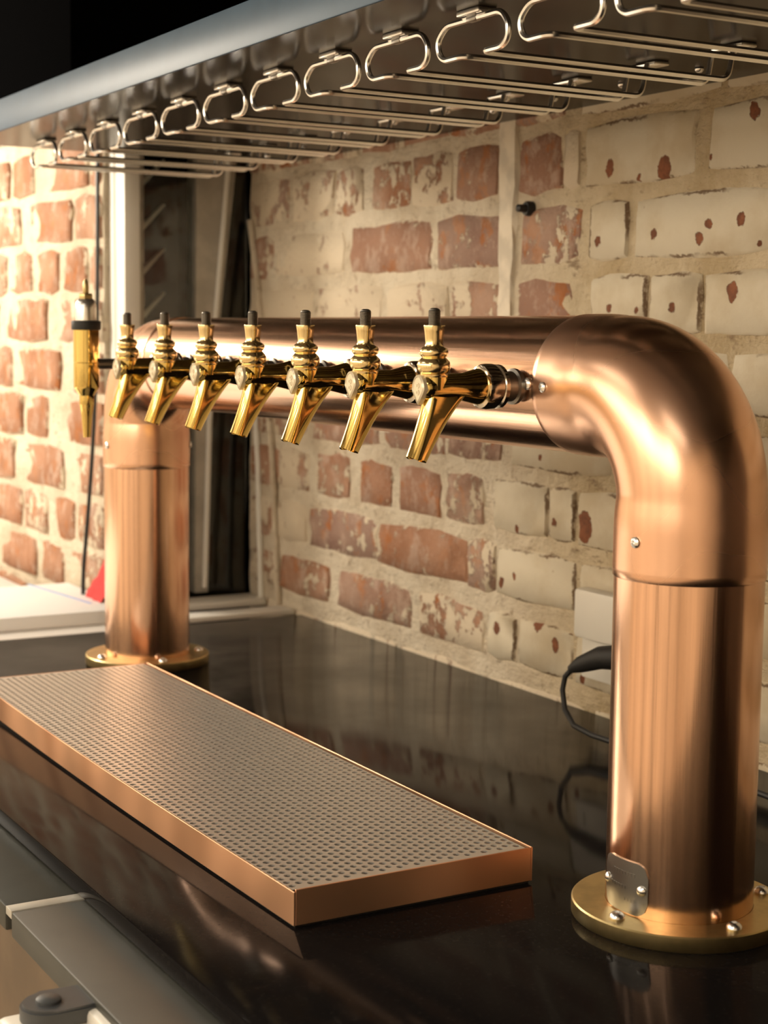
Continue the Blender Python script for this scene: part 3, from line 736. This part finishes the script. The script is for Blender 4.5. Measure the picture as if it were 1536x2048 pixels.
# ------------------------------------------------------------------ drip tray
X0, X1, Y0, Y1, TH = -0.2647, -0.0567, 0.1068, 0.9037, 0.0288
tr = thing('drip_tray', (X0, Y0, 0), 'copper drip tray with perforated steel grille on the black counter', 'drip tray')
DX, DY = X1 - X0, Y1 - Y0
def bow(bm):
    for v in bm.verts:
        t = max(0, min(1, v.co.y / DY)); v.co.x -= 0.0045 * math.sin(PI * t) * (1 - max(0, min(1, v.co.x / DX)))
    return bm
def strip_bm(x0, x1, y0, y1, z0, z1, n):
    bm = bmesh.new(); secs = []
    b = 0.0004
    for i in range(n + 1):
        y = y0 + (y1 - y0) * i / n
        secs.append([bm.verts.new((x, y, z)) for x, z in ((x0, z0), (x1, z0), (x1, z1 - b), (x1 - b, z1), (x0 + b, z1), (x0, z1 - b))])
    for A, Bq in zip(secs, secs[1:]):
        for k in range(6): j = (k + 1) % 6; bm.faces.new((A[k], A[j], Bq[j], Bq[k]))
    bm.faces.new(secs[0]); bm.faces.new(secs[-1])
    return bm
tk = 0.0016
link('side_panel', bow(strip_bm(0, tk, 0, DY, 0.0022, TH - 0.0015, 40)), 'copper_tray', tr)
link('side_panel', bow(strip_bm(DX - tk, DX, 0, DY, 0.0022, TH + 0.0004, 40)), 'copper_tray', tr)
link('end_panel', B(tk, DX - tk, 0, tk, 0.0022, TH, bev=0.0003, seg=1), 'copper_tray', tr)
link('end_panel', B(tk, DX - tk, DY - tk, DY, 0.0022, TH, bev=0.0003, seg=1), 'copper_tray', tr)
link('base_pad', bow(strip_bm(0.002, DX - 0.002, 0.002, DY - 0.002, 0.0002, 0.0022, 40)), 'rubber', tr)
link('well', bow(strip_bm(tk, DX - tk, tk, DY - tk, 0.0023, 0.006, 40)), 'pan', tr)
def grille_bm():
    p = 0.0086; cw = 0.00745; hr = 0.0028
    nx = int((DX - 0.0006) / cw); x_off = -0.0004; cw = (DX - 0.0006 - 0.0045) / nx
    yA, yB = tk + 0.0002, DY - tk - 0.0002
    ny = int((yB - yA) / p) - 1
    y_s = yA + ((yB - yA) - (ny + 0.5) * p) / 2
    bm = bmesh.new(); zt_, zb = TH - 0.0002, TH - 0.0014
    def quad(x0, x1, y0, y1):
        bm.faces.new([bm.verts.new((x, y, zt_)) for x, y in ((x0, y0), (x1, y0), (x1, y1), (x0, y1))])
    for c in range(nx):
        x0 = x_off + c * cw; x1 = x0 + cw; xc = (x0 + x1) / 2
        s = y_s + (p / 2 if c % 2 else 0)
        quad(x0, x1, yA, s); quad(x0, x1, s + ny * p, yB)
        for r_ in range(ny):
            a, b = s + r_ * p, s + (r_ + 1) * p; yc = (a + b) / 2
            corner = [bm.verts.new((x, y, zt_)) for x, y in ((x1, b), (x0, b), (x0, a), (x1, a))]
            hole = []; low = []
            for k in range(8):
                t = PI / 8 + k * PI / 4 
                hole.append(bm.verts.new((xc + hr * math.cos(t), yc + hr * math.sin(t), zt_)))
                low.append(bm.verts.new((xc + hr * math.cos(t), yc + hr * math.sin(t), zb)))
            # hole verts at 22.5,67.5 | 112.5,157.5 | 202.5,247.5 | 292.5,337.5 belong to the corners
            for q in range(4):
                h1, h2 = hole[2 * q], hole[2 * q + 1]; h3 = hole[(2 * q + 2) % 8]
                bm.faces.new((corner[q], h2, h1)); bm.faces.new((corner[q], corner[(q + 1) % 4], h3, h2))
            for k in range(8): j = (k + 1) % 8; bm.faces.new((hole[k], hole[j], low[j], low[k]))
    return bm
gm = bow(grille_bm())
me = bpy.data.meshes.new('grille'); gm.to_mesh(me); gm.free(); me.materials.append(M['perf'])
g_ = bpy.data.objects.new('grille', me); C.objects.link(g_); g_.parent = tr
g_['label'] = 'perforated steel grille of the tray'

# ------------------------------------------------------------------ socket and plug behind the near column
so = thing('power_socket', (W, 0.52, 0.10), 'white power socket with adapter on the brick wall behind the near copper column', 'power socket')
link('back_plate', B(-0.012, 0.004, -0.075, 0.040, -0.060, 0.034, bev=0.003), 'white_plastic', so)
link('adapter', B(-0.034, -0.012, -0.05, 0.028, -0.010, 0.046, bev=0.005), 'white_plastic', so)
link('rocker_switch', B(-0.0145, -0.012, 0.022, 0.032, -0.045, -0.028, bev=0.001), 'white_plastic', so)
pl = thing('plug_lead', (0.268, 0.462, 0.0706), 'black plug and lead hanging from the white socket behind the near copper column', 'power lead')
bm = bmesh.new()
tube(bm, [(0.030, -0.045, 0.018), (0.026, -0.02, 0.016), (0.018, 0.005, 0.012), (0.008, 0.028, 0.001), (0.004, 0.040, -0.006)], [0.014, 0.014, 0.0125, 0.009, 0.0045], 14)
link('plug_body', bm, 'rubber', pl)
bm = bmesh.new()
tube(bm, [(0.005, 0.038, -0.005), (0.002, 0.0465, -0.015), (0.0, 0.048, -0.030), (-0.002, 0.040, -0.050), (-0.003, 0.022, -0.0635), (-0.003, -0.01, -0.067), (0.0, -0.08, -0.067), (0.004, -0.18, -0.067), (0.0, -0.30, -0.067)], 0.003, 10)
link('cable', bm, 'rubber', pl)
